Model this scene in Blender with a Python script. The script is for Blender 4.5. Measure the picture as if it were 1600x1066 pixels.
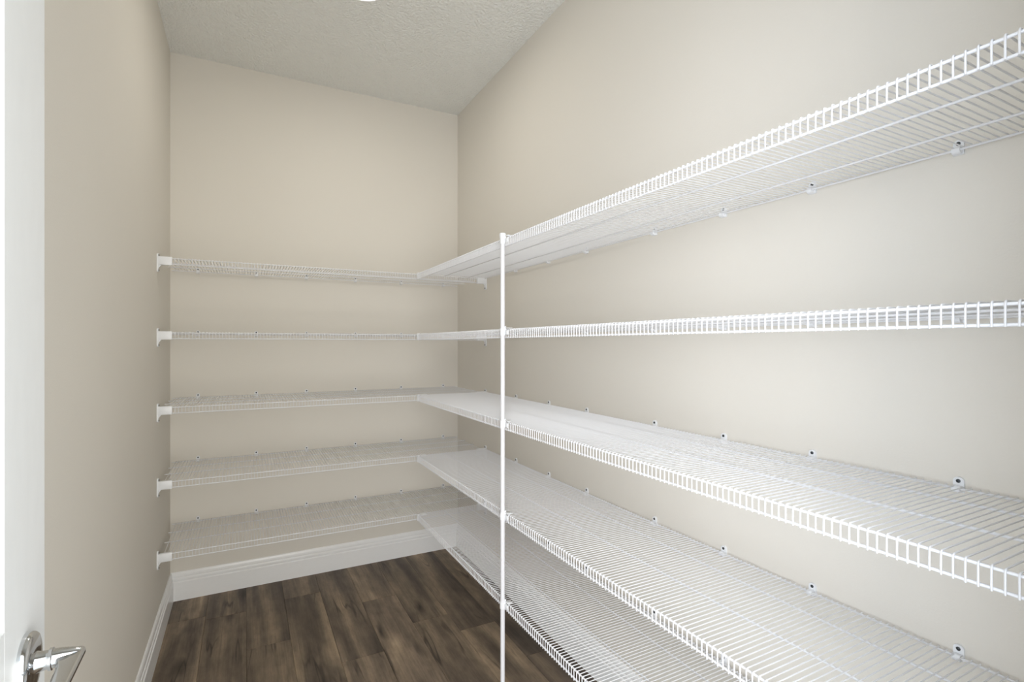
import bpy, bmesh, math, random
from mathutils import Vector, Matrix

random.seed(7)
scene = bpy.context.scene
col = scene.collection
for o in list(bpy.data.objects):
    bpy.data.objects.remove(o)

# ------------------------------------------------------------------ layout (metres)
# X runs along the back wall, Y away from the doorway, Z up; camera stands in the doorway
XL, XR = -0.329, 1.203          # left and right wall faces
YB, YN = 3.054, 0.12            # back wall face, inner face of the door wall
H = 2.74
XF, YF = 0.807, 2.622           # front edges of right-hand and back shelves
SZ = [1.6494, 1.3313, 1.0111, 0.6933, 0.3853]
LIP = 0.025
PITCH = 0.0127

# ------------------------------------------------------------------ camera
cam_d = bpy.data.cameras.new('camera')
cam = bpy.data.objects.new('camera', cam_d)
col.objects.link(cam)
cam.location = (0, 0, 1.2834)
cam.rotation_euler = (math.pi / 2, 0, -0.4810)
cam_d.sensor_width = 36.0
cam_d.lens = 36.0 * 800.57 / 1600.0
cam_d.shift_y = 4.64 / 1600.0
cam_d.clip_start = 0.02
scene.camera = cam

# ------------------------------------------------------------------ world, lights, exposure
world = bpy.data.worlds.new('world')
scene.world = world
world.use_nodes = True
bg = world.node_tree.nodes['Background']
bg.inputs['Color'].default_value = (0.68, 0.86, 1.0, 1)
bg.inputs['Strength'].default_value = 2.4

ld = bpy.data.lights.new('doorway_fill_cool', 'AREA')
ld.shape = 'RECTANGLE'
ld.size, ld.size_y = 1.3, 2.0
ld.energy = 90.0
ld.color = (0.86, 0.90, 1.0)
lo = bpy.data.objects.new('doorway_fill_cool', ld)
col.objects.link(lo)
lo.location = (-0.75, -0.55, 1.10)
lo.rotation_euler = (math.pi / 2, 0, math.radians(-42))       # added area light standing in for doorway light, aimed at the right wall
kd = bpy.data.lights.new('doorway_fill_warm', 'AREA')
kd.shape = 'RECTANGLE'
kd.size, kd.size_y = 1.2, 2.0
kd.energy = 45.0
kd.color = (1.0, 0.90, 0.78)
ko = bpy.data.objects.new('doorway_fill_warm', kd)
col.objects.link(ko)
ko.location = (0.10, -0.60, 1.10)
ko.rotation_euler = (math.pi / 2, 0, 0)        # added warm fill, stands for no known lamp; faces straight in through the doorway
LAMP_STRENGTH = 80.0

vs = scene.view_settings
vs.view_transform = 'Standard'
vs.look = 'None'
vs.gamma = 1.0
vs.use_curve_mapping = False
vs.exposure = 0.0


# ------------------------------------------------------------------ materials
def new_mat(name):
    m = bpy.data.materials.new(name)
    m.use_nodes = True
    nt = m.node_tree
    return m, nt, nt.nodes['Principled BSDF']


def plain(name, rgb, rough=0.4, metal=0.0, spec=0.5):
    m, nt, b = new_mat(name)
    n = nt.nodes.new('ShaderNodeTexNoise')
    n.inputs['Scale'].default_value = 35
    mix = nt.nodes.new('ShaderNodeMix')
    mix.data_type = 'RGBA'
    mix.inputs['A'].default_value = (*[c * 0.97 for c in rgb], 1)
    mix.inputs['B'].default_value = (*[min(1, c * 1.03) for c in rgb], 1)
    nt.links.new(n.outputs['Fac'], mix.inputs['Factor'])
    nt.links.new(mix.outputs['Result'], b.inputs['Base Color'])
    b.inputs['Roughness'].default_value = rough
    b.inputs['Metallic'].default_value = metal
    b.inputs['Specular IOR Level'].default_value = spec
    return m


def plaster(name, rgb, scale, strength, dist, rough=0.85, detail=3):
    m, nt, b = new_mat(name)
    tc = nt.nodes.new('ShaderNodeTexCoord')
    n = nt.nodes.new('ShaderNodeTexNoise')
    n.inputs['Scale'].default_value = scale
    n.inputs['Detail'].default_value = detail
    nt.links.new(tc.outputs['Object'], n.inputs['Vector'])
    big = nt.nodes.new('ShaderNodeTexNoise')
    big.inputs['Scale'].default_value = 2.0
    nt.links.new(tc.outputs['Object'], big.inputs['Vector'])
    mix = nt.nodes.new('ShaderNodeMix')
    mix.data_type = 'RGBA'
    mix.inputs['A'].default_value = (*[c * 0.985 for c in rgb], 1)
    mix.inputs['B'].default_value = (*[min(1, c * 1.015) for c in rgb], 1)
    nt.links.new(big.outputs['Fac'], mix.inputs['Factor'])
    nt.links.new(mix.outputs['Result'], b.inputs['Base Color'])
    bp = nt.nodes.new('ShaderNodeBump')
    bp.inputs['Strength'].default_value = strength
    bp.inputs['Distance'].default_value = dist
    nt.links.new(n.outputs['Fac'], bp.inputs['Height'])
    nt.links.new(bp.outputs['Normal'], b.inputs['Normal'])
    b.inputs['Roughness'].default_value = rough
    b.inputs['Specular IOR Level'].default_value = 0.25
    return m


def wood(name):
    m, nt, b = new_mat(name)
    N, L = nt.nodes.new, nt.links.new
    tc = N('ShaderNodeTexCoord')
    oi = N('ShaderNodeObjectInfo')
    off = N('ShaderNodeVectorMath'); off.operation = 'SCALE'
    comb = N('ShaderNodeCombineXYZ')
    L(oi.outputs['Random'], comb.inputs['X']); L(oi.outputs['Random'], comb.inputs['Y'])
    L(comb.outputs['Vector'], off.inputs[0]); off.inputs['Scale'].default_value = 83.0
    add = N('ShaderNodeVectorMath'); add.operation = 'ADD'
    L(tc.outputs['Object'], add.inputs[0]); L(off.outputs['Vector'], add.inputs[1])

    def noise(sx, sy, detail, rough, dist=0.0):
        mp = N('ShaderNodeMapping')
        mp.inputs['Scale'].default_value = (sx, sy, 1)
        L(add.outputs['Vector'], mp.inputs['Vector'])
        n = N('ShaderNodeTexNoise')
        n.inputs['Scale'].default_value = 1.0
        n.inputs['Detail'].default_value = detail
        n.inputs['Roughness'].default_value = rough
        n.inputs['Distortion'].default_value = dist
        L(mp.outputs['Vector'], n.inputs['Vector'])
        return n
    broad = noise(10, 0.95, 2.5, 0.5, 0.5)
    grain = noise(120, 4.0, 5, 0.7, 0.4)
    speck = noise(26, 9, 5, 0.65)
    ramp = N('ShaderNodeValToRGB')
    cr = ramp.color_ramp
    cr.elements[0].position = 0.28; cr.elements[0].color = (0.048, 0.037, 0.029, 1)
    cr.elements[1].position = 0.72; cr.elements[1].color = (0.360, 0.270, 0.180, 1)
    e = cr.elements.new(0.47); e.color = (0.135, 0.102, 0.074, 1)
    e = cr.elements.new(0.60); e.color = (0.225, 0.170, 0.117, 1)
    L(broad.outputs['Fac'], ramp.inputs['Fac'])
    # grain, darkens fine fibres
    gr = N('ShaderNodeMapRange')
    gr.inputs['From Min'].default_value = 0.3; gr.inputs['From Max'].default_value = 0.7
    gr.inputs['To Min'].default_value = 0.78; gr.inputs['To Max'].default_value = 1.20
    L(grain.outputs['Fac'], gr.inputs['Value'])
    sp = N('ShaderNodeMapRange')
    sp.inputs['From Min'].default_value = 0.3; sp.inputs['From Max'].default_value = 0.7
    sp.inputs['To Min'].default_value = 0.74; sp.inputs['To Max'].default_value = 1.26
    L(speck.outputs['Fac'], sp.inputs['Value'])
    m1 = N('ShaderNodeMath'); m1.operation = 'MULTIPLY'
    L(gr.outputs['Result'], m1.inputs[0]); L(sp.outputs['Result'], m1.inputs[1])
    # plank to plank tone
    tone = N('ShaderNodeMapRange')
    tone.inputs['To Min'].default_value = 0.84; tone.inputs['To Max'].default_value = 1.28
    L(oi.outputs['Random'], tone.inputs['Value'])
    m2 = N('ShaderNodeMath'); m2.operation = 'MULTIPLY'
    L(m1.outputs['Value'], m2.inputs[0]); L(tone.outputs['Result'], m2.inputs[1])
    # knots and dark checks: sparse stretched cells
    warp = noise(9, 3, 2, 0.5)
    wv = N('ShaderNodeVectorMath'); wv.operation = 'SCALE'; wv.inputs['Scale'].default_value = 0.10
    L(warp.outputs['Color'], wv.inputs[0])
    kadd = N('ShaderNodeVectorMath'); kadd.operation = 'ADD'
    L(add.outputs['Vector'], kadd.inputs[0]); L(wv.outputs['Vector'], kadd.inputs[1])
    kmp = N('ShaderNodeMapping'); kmp.inputs['Scale'].default_value = (7.5, 2.0, 0.001)
    L(kadd.outputs['Vector'], kmp.inputs['Vector'])
    vor = N('ShaderNodeTexVoronoi'); vor.inputs['Scale'].default_value = 1.0
    L(kmp.outputs['Vector'], vor.inputs['Vector'])
    kr = N('ShaderNodeMapRange')
    kr.inputs['From Min'].default_value = 0.04; kr.inputs['From Max'].default_value = 0.20
    kr.inputs['To Min'].default_value = 0.22; kr.inputs['To Max'].default_value = 1.0
    L(vor.outputs['Distance'], kr.inputs['Value'])
    m3 = N('ShaderNodeMath'); m3.operation = 'MULTIPLY'
    L(m2.outputs['Value'], m3.inputs[0]); L(kr.outputs['Result'], m3.inputs[1])
    # thin dark checks that wander along the board, only in places
    vein = noise(9, 0.8, 3, 0.5, 0.25)
    vd = N('ShaderNodeMath'); vd.operation = 'SUBTRACT'; vd.inputs[1].default_value = 0.52
    L(vein.outputs['Fac'], vd.inputs[0])
    va = N('ShaderNodeMath'); va.operation = 'ABSOLUTE'
    L(vd.outputs['Value'], va.inputs[0])
    vr = N('ShaderNodeMapRange')
    vr.inputs['From Min'].default_value = 0.002; vr.inputs['From Max'].default_value = 0.016
    vr.inputs['To Min'].default_value = 0.35; vr.inputs['To Max'].default_value = 1.0
    L(va.outputs['Value'], vr.inputs['Value'])
    patch = noise(5, 2.2, 2, 0.5)
    pr = N('ShaderNodeMapRange')
    pr.inputs['From Min'].default_value = 0.50; pr.inputs['From Max'].default_value = 0.62
    L(patch.outputs['Fac'], pr.inputs['Value'])
    vmix = N('ShaderNodeMix'); vmix.data_type = 'FLOAT'
    vmix.inputs['A'].default_value = 1.0
    L(pr.outputs['Result'], vmix.inputs['Factor']); L(vr.outputs['Result'], vmix.inputs['B'])
    m4 = N('ShaderNodeMath'); m4.operation = 'MULTIPLY'
    L(m3.outputs['Value'], m4.inputs[0]); L(vmix.outputs['Result'], m4.inputs[1])
    vm = N('ShaderNodeVectorMath'); vm.operation = 'SCALE'
    L(ramp.outputs['Color'], vm.inputs[0]); L(m4.outputs['Value'], vm.inputs['Scale'])
    L(vm.outputs['Vector'], b.inputs['Base Color'])
    bp = N('ShaderNodeBump'); bp.inputs['Strength'].default_value = 0.25
    bp.inputs['Distance'].default_value = 0.0006
    L(grain.outputs['Fac'], bp.inputs['Height'])
    L(bp.outputs['Normal'], b.inputs['Normal'])
    b.inputs['Roughness'].default_value = 0.52
    b.inputs['Specular IOR Level'].default_value = 0.35
    return m


M_WALL = plaster('beige_wall_paint', (0.725, 0.690, 0.625), 260, 0.22, 0.0012)
M_CEIL = plaster('ceiling_texture_paint', (0.86, 0.86, 0.825), 95, 1.0, 0.012, 0.95, 4)
M_TRIM = plain('white_trim_paint', (0.85, 0.85, 0.845), 0.28)
M_DOOR = plain('white_door_paint', (0.79, 0.80, 0.80), 0.45)
M_WIRE = plain('white_coated_wire', (0.75, 0.75, 0.762), 0.32)
M_PLASTIC = plain('white_plastic', (0.80, 0.81, 0.825), 0.35)
M_POLE = plain('white_painted_steel', (0.74, 0.74, 0.765), 0.30)
M_SCREW = plain('dark_screw_steel', (0.06, 0.065, 0.07), 0.4, 0.8)
M_CHROME = plain('chrome', (0.62, 0.63, 0.64), 0.08, 1.0)
M_WOOD = wood('brown_vinyl_plank')
M_SUB = plain('dark_underlay', (0.02, 0.017, 0.014), 0.9)
M_LENS, _nt, _b = new_mat('lamp_lens')
_b.inputs['Base Color'].default_value = (0.9, 0.9, 0.88, 1)
_b.inputs['Emission Color'].default_value = (1.0, 0.96, 0.88, 1)
_b.inputs['Emission Strength'].default_value = LAMP_STRENGTH


# ------------------------------------------------------------------ mesh helpers
def bm_box(bm, x0, x1, y0, y1, z0, z1, bevel=0.0, seg=1):
    r = bmesh.ops.create_cube(bm, size=1.0)
    vs_ = r['verts']
    for v in vs_:
        v.co = Vector(((x0 + x1) / 2 + v.co.x * (x1 - x0), (y0 + y1) / 2 + v.co.y * (y1 - y0),
                       (z0 + z1) / 2 + v.co.z * (z1 - z0)))
    if bevel > 0:
        es = list({e for v in vs_ for e in v.link_edges})
        bmesh.ops.bevel(bm, geom=es, offset=bevel, segments=seg, affect='EDGES', profile=0.5)


def bm_tube(bm, pts, r, n=6, up=None):
    """round bar along a polyline that lies in one plane; up is the plane's normal"""
    pts = [Vector(p) for p in pts]
    rings = []
    for i, p in enumerate(pts):
        if i == 0:
            t = (pts[1] - p).normalized(); k = 1
        elif i == len(pts) - 1:
            t = (p - pts[i - 1]).normalized(); k = 1
        else:
            a, c = (p - pts[i - 1]).normalized(), (pts[i + 1] - p).normalized()
            t = (a + c).normalized(); k = 1 / max(0.3, t.dot(a))
        u = Vector(up) if up else (Vector((0, 0, 1)) if abs(t.z) < 0.9 else Vector((1, 0, 0)))
        s = t.cross(u).normalized(); w = s.cross(t).normalized()
        rings.append([bm.verts.new(p + r * (math.cos(q) * s * k + math.sin(q) * w))
                      for q in [2 * math.pi * j / n for j in range(n)]])
    for a, c in zip(rings, rings[1:]):
        for j in range(n):
            bm.faces.new((a[j], a[(j + 1) % n], c[(j + 1) % n], c[j]))
    bm.faces.new(rings[0][::-1]); bm.faces.new(rings[-1])


def bm_lathe(bm, prof, n=28, axis='Z', centre=(0, 0, 0)):
    """prof = [(radius, height)], closed at both ends with caps"""
    c = Vector(centre)
    rings = []
    for r, h in prof:
        ring = []
        for j in range(n):
            q = 2 * math.pi * j / n
            a, d = r * math.cos(q), r * math.sin(q)
            if axis == 'Z':
                p = Vector((a, d, h))
            elif axis == 'Y':
                p = Vector((a, h, d))
            else:
                p = Vector((h, a, d))
            ring.append(bm.verts.new(c + p))
        rings.append(ring)
    for a, d in zip(rings, rings[1:]):
        for j in range(n):
            bm.faces.new((a[j], a[(j + 1) % n], d[(j + 1) % n], d[j]))
    bm.faces.new(rings[0][::-1]); bm.faces.new(rings[-1])


def bm_prism(bm, poly, axis, a, b):
    """extrude a 2-D polygon along an axis from a to b"""
    def P(u, v, w):
        return {'X': (w, u, v), 'Y': (u, w, v), 'Z': (u, v, w)}[axis]
    lo_ = [bm.verts.new(P(u, v, a)) for u, v in poly]
    hi_ = [bm.verts.new(P(u, v, b)) for u, v in poly]
    n = len(poly)
    bm.faces.new(lo_[::-1]); bm.faces.new(hi_)
    for i in range(n):
        bm.faces.new((lo_[i], lo_[(i + 1) % n], hi_[(i + 1) % n], hi_[i]))


def mesh_of(name, fn, mat, smooth=False):
    bm = bmesh.new()
    fn(bm)
    bmesh.ops.recalc_face_normals(bm, faces=bm.faces)
    me = bpy.data.meshes.new(name)
    bm.to_mesh(me); bm.free()
    me.materials.append(mat)
    if smooth:
        me.polygons.foreach_set('use_smooth', [True] * len(me.polygons))
        me.set_sharp_from_angle(angle=math.radians(50))
    return me


def put(name, me, parent=None, loc=(0, 0, 0), rz=0.0, label=None):
    o = bpy.data.objects.new(name, me)
    col.objects.link(o)
    o.location = loc
    o.rotation_euler = (0, 0, rz)
    if parent:
        o.parent = parent
    if label:
        o['label'] = label
    return o


def obj(name, fn, mat, parent=None, loc=(0, 0, 0), rz=0.0, smooth=False, label=None):
    return put(name, mesh_of(name, fn, mat, smooth), parent, loc, rz, label)


def tag(o, label, cat, group=None):
    o['label'] = label; o['category'] = cat
    if group:
        o['group'] = group
    return o


def struct(o, label, cat):
    o['kind'] = 'structure'
    return tag(o, label, cat)


# ------------------------------------------------------------------ room shell
T = 0.11
struct(obj('wall_left', lambda b: bm_box(b, XL - T, XL, 0, YB + T, 0, H), M_WALL),
       'beige painted wall on the left behind the open door', 'wall')
struct(obj('wall_right', lambda b: bm_box(b, XR, XR + T, 0, YB + T, 0, H), M_WALL),
       'long beige painted wall on the right carrying the long wire shelves', 'wall')
struct(obj('wall_back', lambda b: bm_box(b, XL, XR, YB, YB + T, 0, H), M_WALL),
       'beige painted end wall carrying the short wire shelves', 'wall')
DX0, DX1, DH = -0.205, 0.545, 2.045     # door opening


def front_wall(b):
    bm_box(b, XL, DX0, 0.005, YN, 0, H)
    bm_box(b, DX1, XR, 0.005, YN, 0, H)
    bm_box(b, DX0, DX1, 0.005, YN, DH, H)


struct(obj('wall_front', front_wall, M_WALL), 'beige painted wall with the doorway, behind the camera', 'wall')
struct(obj('ceiling', lambda b: bm_box(b, XL - T, XR + T, 0, YB + T, H, H + 0.08), M_CEIL),
       'off-white textured flat ceiling', 'ceiling')
floor = struct(obj('floor', lambda b: bm_box(b, XL - T, XR + T, -0.10, YB + T, -0.06, -0.0085), M_SUB),
               'dark brown wood-look plank floor', 'floor')

# planks: rows run away from the doorway, joints staggered as in the photograph
PW, PL = 0.170, 1.22
joints = {-2: 2.81, -1: 1.55, 0: 1.20, 1: 2.81, 2: 2.145, 3: 2.60, 4: 2.30, 5: 2.14, 6: 1.84}


def plank_mesh(w, l):
    def fn(b):
        g, c = 0.0004, 0.0012
        x, y = w / 2 - g, l / 2 - g
        lo4 = [b.verts.new((sx * x, sy * y, -0.008)) for sx, sy in ((-1, -1), (1, -1), (1, 1), (-1, 1))]
        md4 = [b.verts.new((sx * x, sy * y, -c * 0.7)) for sx, sy in ((-1, -1), (1, -1), (1, 1), (-1, 1))]
        hi4 = [b.verts.new((sx * (x - c), sy * (y - c), 0)) for sx, sy in ((-1, -1), (1, -1), (1, 1), (-1, 1))]
        b.faces.new(hi4); b.faces.new(lo4[::-1])
        for a, d in ((lo4, md4), (md4, hi4)):
            for i in range(4):
                b.faces.new((a[i], a[(i + 1) % 4], d[(i + 1) % 4], d[i]))
    return mesh_of('plank', fn, M_WOOD)


plank_cache = {}
for k, j in joints.items():
    x0 = max(XL, 0.007 + PW * (k)); x1 = min(XR, 0.007 + PW * (k + 1))
    y = j
    while y > -0.10:
        y -= PL
    cuts = []
    while y < YB:
        a, d = max(y, -0.10), min(y + PL, YB)
        if d - a > 0.03:
            cuts.append((a, d))
        y += PL
    for a, d in cuts:
        key = (round(x1 - x0, 4), round(d - a, 4))
        if key not in plank_cache:
            plank_cache[key] = plank_mesh(*key)
        put('plank', plank_cache[key], floor, ((x0 + x1) / 2, (a + d) / 2, 0))

# baseboards: moulded profile (thickness, height), mitred in the corners
BP = [(0.0, 0.0), (0.015, 0.0), (0.015, 0.090), (0.0135, 0.0925), (0.0110, 0.0945), (0.0110, 0.0990),
      (0.0125, 0.1010), (0.0125, 0.1080), (0.0105, 0.1120), (0.0085, 0.1140), (0.0085, 0.1175),
      (0.0095, 0.1190), (0.0085, 0.1290), (0.0055, 0.1370), (0.0030, 0.1400), (0.0, 0.1400)]


def baseboard(name, p0, p1, inward, m0, m1, label):
    """p0->p1 along the wall foot; inward = unit vector into the room; m0/m1 = mitre at the ends"""
    p0, p1, n = Vector(p0), Vector(p1), Vector(inward)
    t = (p1 - p0).normalized()

    def fn(b):
        A = [b.verts.new(p0 + n * q + t * q * m0 + Vector((0, 0, z))) for q, z in BP]
        B = [b.verts.new(p1 + n * q - t * q * m1 + Vector((0, 0, z))) for q, z in BP]
        for i in range(len(BP)):
            k = (i + 1) % len(BP)
            b.faces.new((A[i], A[k], B[k], B[i]))
        b.faces.new(A[::-1]); b.faces.new(B)
    return struct(obj(name, fn, M_TRIM, smooth=False), label, 'baseboard')


baseboard('baseboard_left', (XL, YN, 0), (XL, YB, 0), (1, 0, 0), 0, 1, 'white moulded baseboard along the left wall')
baseboard('baseboard_back', (XL, YB, 0), (XR, YB, 0), (0, -1, 0), 1, 1, 'white moulded baseboard along the end wall')
baseboard('baseboard_right', (XR, YB, 0), (XR, YN, 0), (-1, 0, 0), 1, 0,
          'white moulded baseboard along the right wall under the shelves')


def casing(b):
    w, t = 0.057, 0.014
    bm_box(b, DX0 - w, DX0 + 0.004, YN, YN + t, 0, DH + w, 0.003)
    bm_box(b, DX1 - 0.004, DX1 + w, YN, YN + t, 0, DH + w, 0.003)
    bm_box(b, DX0 + 0.004, DX1 - 0.004, YN, YN + t, DH - 0.004, DH + w, 0.003)
    bm_box(b, DX0, DX0 + 0.012, 0.005, YN, 0, DH)
    bm_box(b, DX1 - 0.012, DX1, 0.005, YN, 0, DH)
    bm_box(b, DX0 + 0.012, DX1 - 0.012, 0.005, YN, DH - 0.012, DH)


struct(obj('trim_1', casing, M_TRIM), 'white door casing around the doorway', 'trim')

# ------------------------------------------------------------------ open door on the left
DL, DT, DZ0, DZ1 = 0.722, 0.035, 0.012, 2.032
STILE = 0.152
RAILS = [(DZ0, 0.25), (0.80, 0.985), (1.90, DZ1)]


def door_frame(b):
    bv = 0.0015
    bm_box(b, 0, STILE, 0, DT, DZ0, DZ1, bv)
    bm_box(b, DL - STILE, DL, 0, DT, DZ0, DZ1, bv)
    for a, d in RAILS:
        bm_box(b, STILE - 0.002, DL - STILE + 0.002, 0.0001, DT - 0.0001, a, d)


ang = math.radians(93.0)
end = Vector((-0.228, 0.863))
hinge = end - DL * Vector((math.cos(ang), math.sin(ang)))
door = struct(obj('door_1', door_frame, M_DOOR, loc=(hinge.x, hinge.y, 0), rz=ang),
              'white panelled door standing open against the left wall', 'door')
for z0, z1 in ((0.25, 0.80), (0.985, 1.90)):
    def panel(b, z0=z0, z1=z1):
        x0, x1 = STILE, DL - STILE
        for side in (0, 1):
            # sloping moulding down to a recess, then a raised field
            loops = []
            for ins, dep in ((0.0, 0.0), (0.004, 0.004), (0.014, 0.010), (0.030, 0.010), (0.050, 0.005)):
                yy = dep if side == 0 else DT - dep
                loops.append([b.verts.new((x, yy, z)) for x, z in
                              ((x0 + ins, z0 + ins), (x1 - ins, z0 + ins), (x1 - ins, z1 - ins), (x0 + ins, z1 - ins))])
            for a, c in zip(loops, loops[1:]):
                for i in range(4):
                    b.faces.new((a[i], a[(i + 1) % 4], c[(i + 1) % 4], c[i]))
            b.faces.new(loops[-1])
    obj('panel', panel, M_DOOR, door)

HX, HZ = DL - 0.086, 0.916
rose = obj('door_handle', lambda b: bm_lathe(b, [(0.0350, 0.0), (0.0350, -0.004), (0.0342, -0.0068), (0.0325, -0.0088),
                                                 (0.0295, -0.0098), (0.0150, -0.0108)],
                                             48, 'Y', (HX, 0, HZ)),
           M_CHROME, door, smooth=True, label='round chrome rosette with a lever handle')


def neck(b):
    bm_lathe(b, [(0.0125, -0.0100), (0.0108, -0.0150), (0.0104, -0.0215), (0.0124, -0.0222), (0.0124, -0.0250),
                 (0.0106, -0.0256), (0.0098, -0.034), (0.0078, -0.044), (0.0050, -0.051)], 32, 'Y', (HX, 0, HZ))


obj('neck', neck, M_CHROME, rose, smooth=True)


def lever(b):
    pts = []
    y_in, y_out = -0.0290, -0.0545
    for q in range(0, 91, 15):                        # rounded outer corner at the latch side
        a = math.radians(q)
        pts.append((HX + 0.002 + 0.008 * math.cos(a), y_out + 0.008 - 0.008 * math.sin(a)))
    for q in range(0, 91, 15):                        # rounded tip towards the hinge side
        a = math.radians(q)
        pts.append((HX - 0.108 - 0.008 * math.sin(a), y_out + 0.012 - 0.008 * math.cos(a)))
    pts.append((HX - 0.116, y_in - 0.006)); pts.append((HX - 0.030, y_in - 0.004)); pts.append((HX - 0.012, y_in))
    pts.append((HX + 0.010, y_in))
    bm_prism(b, pts, 'Z', HZ - 0.005, HZ + 0.004)
    bmesh.ops.recalc_face_normals(b, faces=b.faces)
    es = [e for e in b.edges if abs(e.verts[0].co.z - e.verts[1].co.z) < 1e-6]
    bmesh.ops.bevel(b, geom=es, offset=0.003, segments=3, affect='EDGES', profile=0.5)


obj('lever', lever, M_CHROME, rose, smooth=True)
obj('latch_plate', lambda b: bm_box(b, DL, DL + 0.0012, 0.005, 0.030, HZ - 0.028, HZ + 0.028, 0.0004), M_CHROME, door)
for hz in (0.22, 1.02, 1.83):
    obj('hinge', lambda b: bm_lathe(b, [(0.006, hz - 0.045), (0.006, hz + 0.045)], 16, 'Z', (-0.0065, -0.004, 0)),
        M_CHROME, door, smooth=True)

# ------------------------------------------------------------------ wire shelves
WR, RR = 0.0013, 0.0024      # wire and rod radii


def wire_fn(depth):
    """one bent wire: deck from the wall (local y = depth) to the front, then down the lip; local x = 0"""
    zt, yf = RR + WR, -(RR + WR)
    c = 0.003
    pts = [(0, depth + 0.003, zt), (0, yf + c, zt), (0, yf + 0.3 * c, zt - 0.3 * c), (0, yf, zt - c),
           (0, yf, -LIP - RR)]
    return lambda b: bm_tube(b, pts, WR, 6, (1, 0, 0))


def clip_fn(b):
    """wall clip at local origin on the rod, wall towards +y: screw plate, saddle and hook under the rod"""
    wall = 0.0115
    pl = [(-0.0085, -0.008), (0.0085, -0.008), (0.0085, 0.013)]
    pl += [(0.0085 * math.cos(math.radians(q)), 0.013 + 0.0075 * math.sin(math.radians(q))) for q in range(20, 161, 20)]
    pl += [(-0.0085, 0.013)]
    bm_prism(b, pl, 'Y', wall - 0.005, wall)
    prof = [(wall - 0.004, 0.0045), (-0.001, 0.0048), (-0.0045, 0.0035), (-0.0062, 0.0), (-0.0055, -0.0045),
            (-0.002, -0.0072), (0.004, -0.0078), (wall - 0.004, -0.0075)]
    bm_prism(b, prof, 'X', -0.0065, 0.0065)


def screw_fn(b):
    bm_lathe(b, [(0.0036, 0.0066), (0.0036, 0.0054), (0.0022, 0.0044)], 12, 'Y', (0, 0, 0.0130))


def bracket_fn(b):
    """end bracket, wall at local x = 0, sleeve over the lip end towards +x"""
    w = 0.010
    pl = []
    for q in range(0, 181, 30):
        a = math.radians(q); pl.append((w * math.cos(a), 0.010 + 0.009 * math.sin(a)))
    for q in range(180, 361, 30):
        a = math.radians(q); pl.append((w * math.cos(a), -0.052 + 0.009 * math.sin(a)))
    bm_prism(b, pl, 'X', 0.0, 0.0055)
    bm_box(b, 0.004, 0.054, -0.0085, 0.0075, -LIP - 0.0045, 0.0065, 0.0018, 2)
    bm_prism(b, [(0.004, -LIP - 0.020), (0.004, -LIP - 0.003), (0.016, -LIP - 0.003)], 'Y', -0.0025, 0.0025)


def bracket_screw_fn(b):
    bm_lathe(b, [(0.0042, 0.0050), (0.0042, 0.0068), (0.0022, 0.0080)], 12, 'X', (0, 0, 0))


def corner_fn(b):
    bm_box(b, 0.006, 0.040, -0.030, 0.004, 0.0045, 0.0085, 0.0012)
    bm_box(b, -0.007, 0.010, -0.012, 0.004, -LIP - 0.003, 0.0075, 0.0012)


clip_me = mesh_of('wall_clip', clip_fn, M_PLASTIC, True)
screw_me = mesh_of('screw', screw_fn, M_SCREW, True)
brk_me = mesh_of('end_bracket', bracket_fn, M_PLASTIC, True)
brk_screw_me = mesh_of('screw', bracket_screw_fn, M_SCREW, True)
corner_me = mesh_of('corner_clip', corner_fn, M_PLASTIC)


def rods_fn(x0, x1):
    return lambda b: bm_tube(b, [(x0, 0, 0), (x1, 0, 0)], RR, 8)


def make_shelf(loc, rz, length, depth, rod_at, clips, wire_me, rod_me, ends, inset, label, group):
    """local x along the front edge, local y from the front edge to the wall, local z = 0 at the rods"""
    s = bpy.data.objects.new('wire_shelf', None)
    s.empty_display_size = 0.05
    col.objects.link(s)
    s.location = loc; s.rotation_euler = (0, 0, rz)
    tag(s, label, 'shelf', group)
    for y in rod_at:
        put('rod', rod_me, s, (0, y, 0))
    put('rod', rod_me, s, (0, 0, -LIP))
    n = int((length - 2 * inset) / PITCH)
    for i in range(n + 1):
        put('wire', wire_me, s, (inset + i * PITCH, 0, 0))
    for x in clips:
        c = put('wall_clip', clip_me, s, (x, rod_at[-1], 0))
        put('screw', screw_me, c)
    if ends:
        for x, r in ((-0.004, 0), (length + 0.004, math.pi)):
            e = put('end_bracket', brk_me, s, (x, 0, 0), r)
            for z in (0.0115, -0.053):
                put('screw', brk_screw_me, e, (0, 0, z))
    return s


# right-hand shelves: front edge at XF, running from the back shelves towards the doorway
RY0, RY1 = 0.142, YF - 0.012
R_DEPTH = XR - XF - 0.0115
R_rod = [0.0, 0.147, 0.285, R_DEPTH]
rw_me = mesh_of('wire', wire_fn(R_DEPTH), M_WIRE, True)
r_len = RY1 - RY0
rr_me = mesh_of('rod', rods_fn(0, r_len), M_WIRE, True)
clipY = [0.469, 0.751, 1.006, 1.281, 1.660, 1.945, 2.255]
right_words = ['topmost long white wire shelf on the right wall, above eye level, underside showing',
               'long white wire shelf on the right wall, second from the top, seen edge-on',
               'middle one of five long white wire shelves on the right wall',
               'long white wire shelf on the right wall, second from the bottom',
               'lowest long white wire shelf on the right wall, just above the brown floor']
for z, words in zip(SZ, right_words):
    s = make_shelf((XF, RY1, z), -math.pi / 2, r_len, R_DEPTH, R_rod, [RY1 - y for y in clipY], rw_me, rr_me,
                   False, 0.004, words, 'long wire shelves on the right wall')
    put('corner_clip', corner_me, s, (0.0, 0.0, 0), math.pi / 2)

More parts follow.
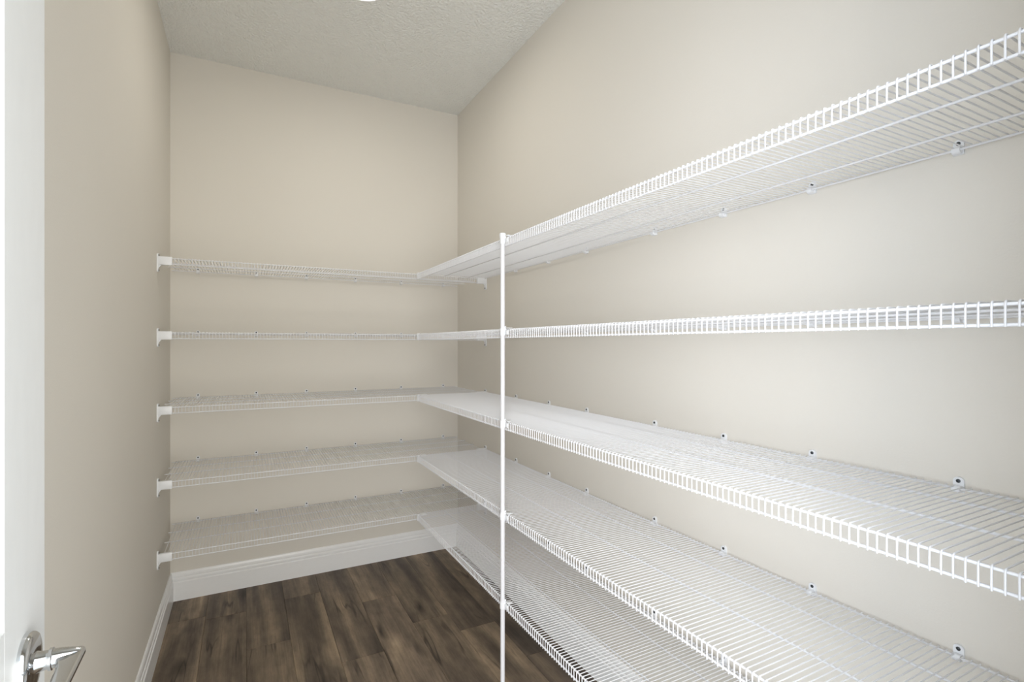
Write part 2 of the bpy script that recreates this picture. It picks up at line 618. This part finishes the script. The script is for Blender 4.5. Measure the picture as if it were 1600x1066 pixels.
# back shelves: wall to wall across the end wall
B_DEPTH = YB - YF - 0.0115
B_rod = [0.0, 0.155, 0.290, B_DEPTH]
bw_me = mesh_of('wire', wire_fn(B_DEPTH), M_WIRE, True)
bx0, bx1 = XL + 0.004, XR - 0.004
b_len = bx1 - bx0
br_me = mesh_of('rod', rods_fn(0.004, b_len - 0.004), M_WIRE, True)
clipX = [-0.210, 0.055, 0.305, 0.569, 0.837, 1.104]
back_words = ['topmost short white wire shelf across the end wall, underside showing',
              'short white wire shelf across the end wall, second from the top, seen edge-on',
              'middle one of five short white wire shelves across the end wall',
              'short white wire shelf across the end wall, second from the bottom',
              'lowest short white wire shelf across the end wall, just above the baseboard']
for z, words in zip(SZ, back_words):
    make_shelf((bx0, YF, z), 0.0, b_len, B_DEPTH, B_rod, [x - bx0 for x in clipX], bw_me, br_me,
               True, 0.022, words, 'short wire shelves across the end wall')

# ------------------------------------------------------------------ support pole in front of the right-hand shelves
PR = 0.0077
PX, PY = XF - 0.0042 - PR - 0.0015, 1.591
pole = bpy.data.objects.new('support_pole', None)
pole.empty_display_size = 0.05
col.objects.link(pole)
pole.location = (PX, PY, 0)
tag(pole, 'thin white vertical support pole clipped to the fronts of the long wire shelves', 'pole')
obj('shaft', lambda b: bm_lathe(b, [(PR, 0.006), (PR, 1.655)], 20), M_POLE, pole, smooth=True)
obj('cap', lambda b: bm_lathe(b, [(PR + 0.0003, 1.640), (0.0112, 1.655), (0.0115, 1.664), (0.0100, 1.6675)], 20),
    M_PLASTIC, pole, smooth=True)
obj('foot', lambda b: bm_lathe(b, [(0.0135, 0.0), (0.0135, 0.006), (0.0105, 0.020), (PR + 0.0003, 0.024)], 20),
    M_PLASTIC, pole, smooth=True)


def pole_clip(b):
    bm_lathe(b, [(0.0098, -0.019), (0.0098, 0.006)], 20)
    bm_box(b, 0.0040, 0.0092, -0.030, -0.004, -0.016, 0.000, 0.0015)
    bm_box(b, 0.0030, 0.0090, -0.0110, -0.003, -0.004, 0.014, 0.0012)
    bm_box(b, 0.004, 0.024, -0.030, -0.010, 0.0060, 0.0085, 0.0008)


pc_me = mesh_of('pole_clip', pole_clip, M_PLASTIC, True)
for z in SZ:
    put('pole_clip', pc_me, pole, (0, 0, z))

# ------------------------------------------------------------------ recessed ceiling lamp
lamp = bpy.data.objects.new('recessed_ceiling_light', None)
lamp.empty_display_size = 0.05
col.objects.link(lamp)
lamp.location = (0.426, 2.130, H)
tag(lamp, 'round recessed ceiling light with a white trim ring', 'ceiling light')


def ring(b):
    n = 48
    prof = [(0.094, 0.0), (0.093, -0.004), (0.086, -0.007), (0.078, -0.0065), (0.0735, -0.002)]
    rings = [[b.verts.new((r * math.cos(2 * math.pi * j / n), r * math.sin(2 * math.pi * j / n), h)) for j in range(n)]
             for r, h in prof]
    for i in range(len(rings)):
        a, c = rings[i], rings[(i + 1) % len(rings)]
        for j in range(n):
            b.faces.new((a[j], a[(j + 1) % n], c[(j + 1) % n], c[j]))


obj('trim_ring', ring, M_TRIM, lamp, smooth=True)
obj('lens', lambda b: bm_lathe(b, [(0.0745, -0.0005), (0.0745, -0.0030), (0.060, -0.0040)], 48), M_LENS, lamp, smooth=True)
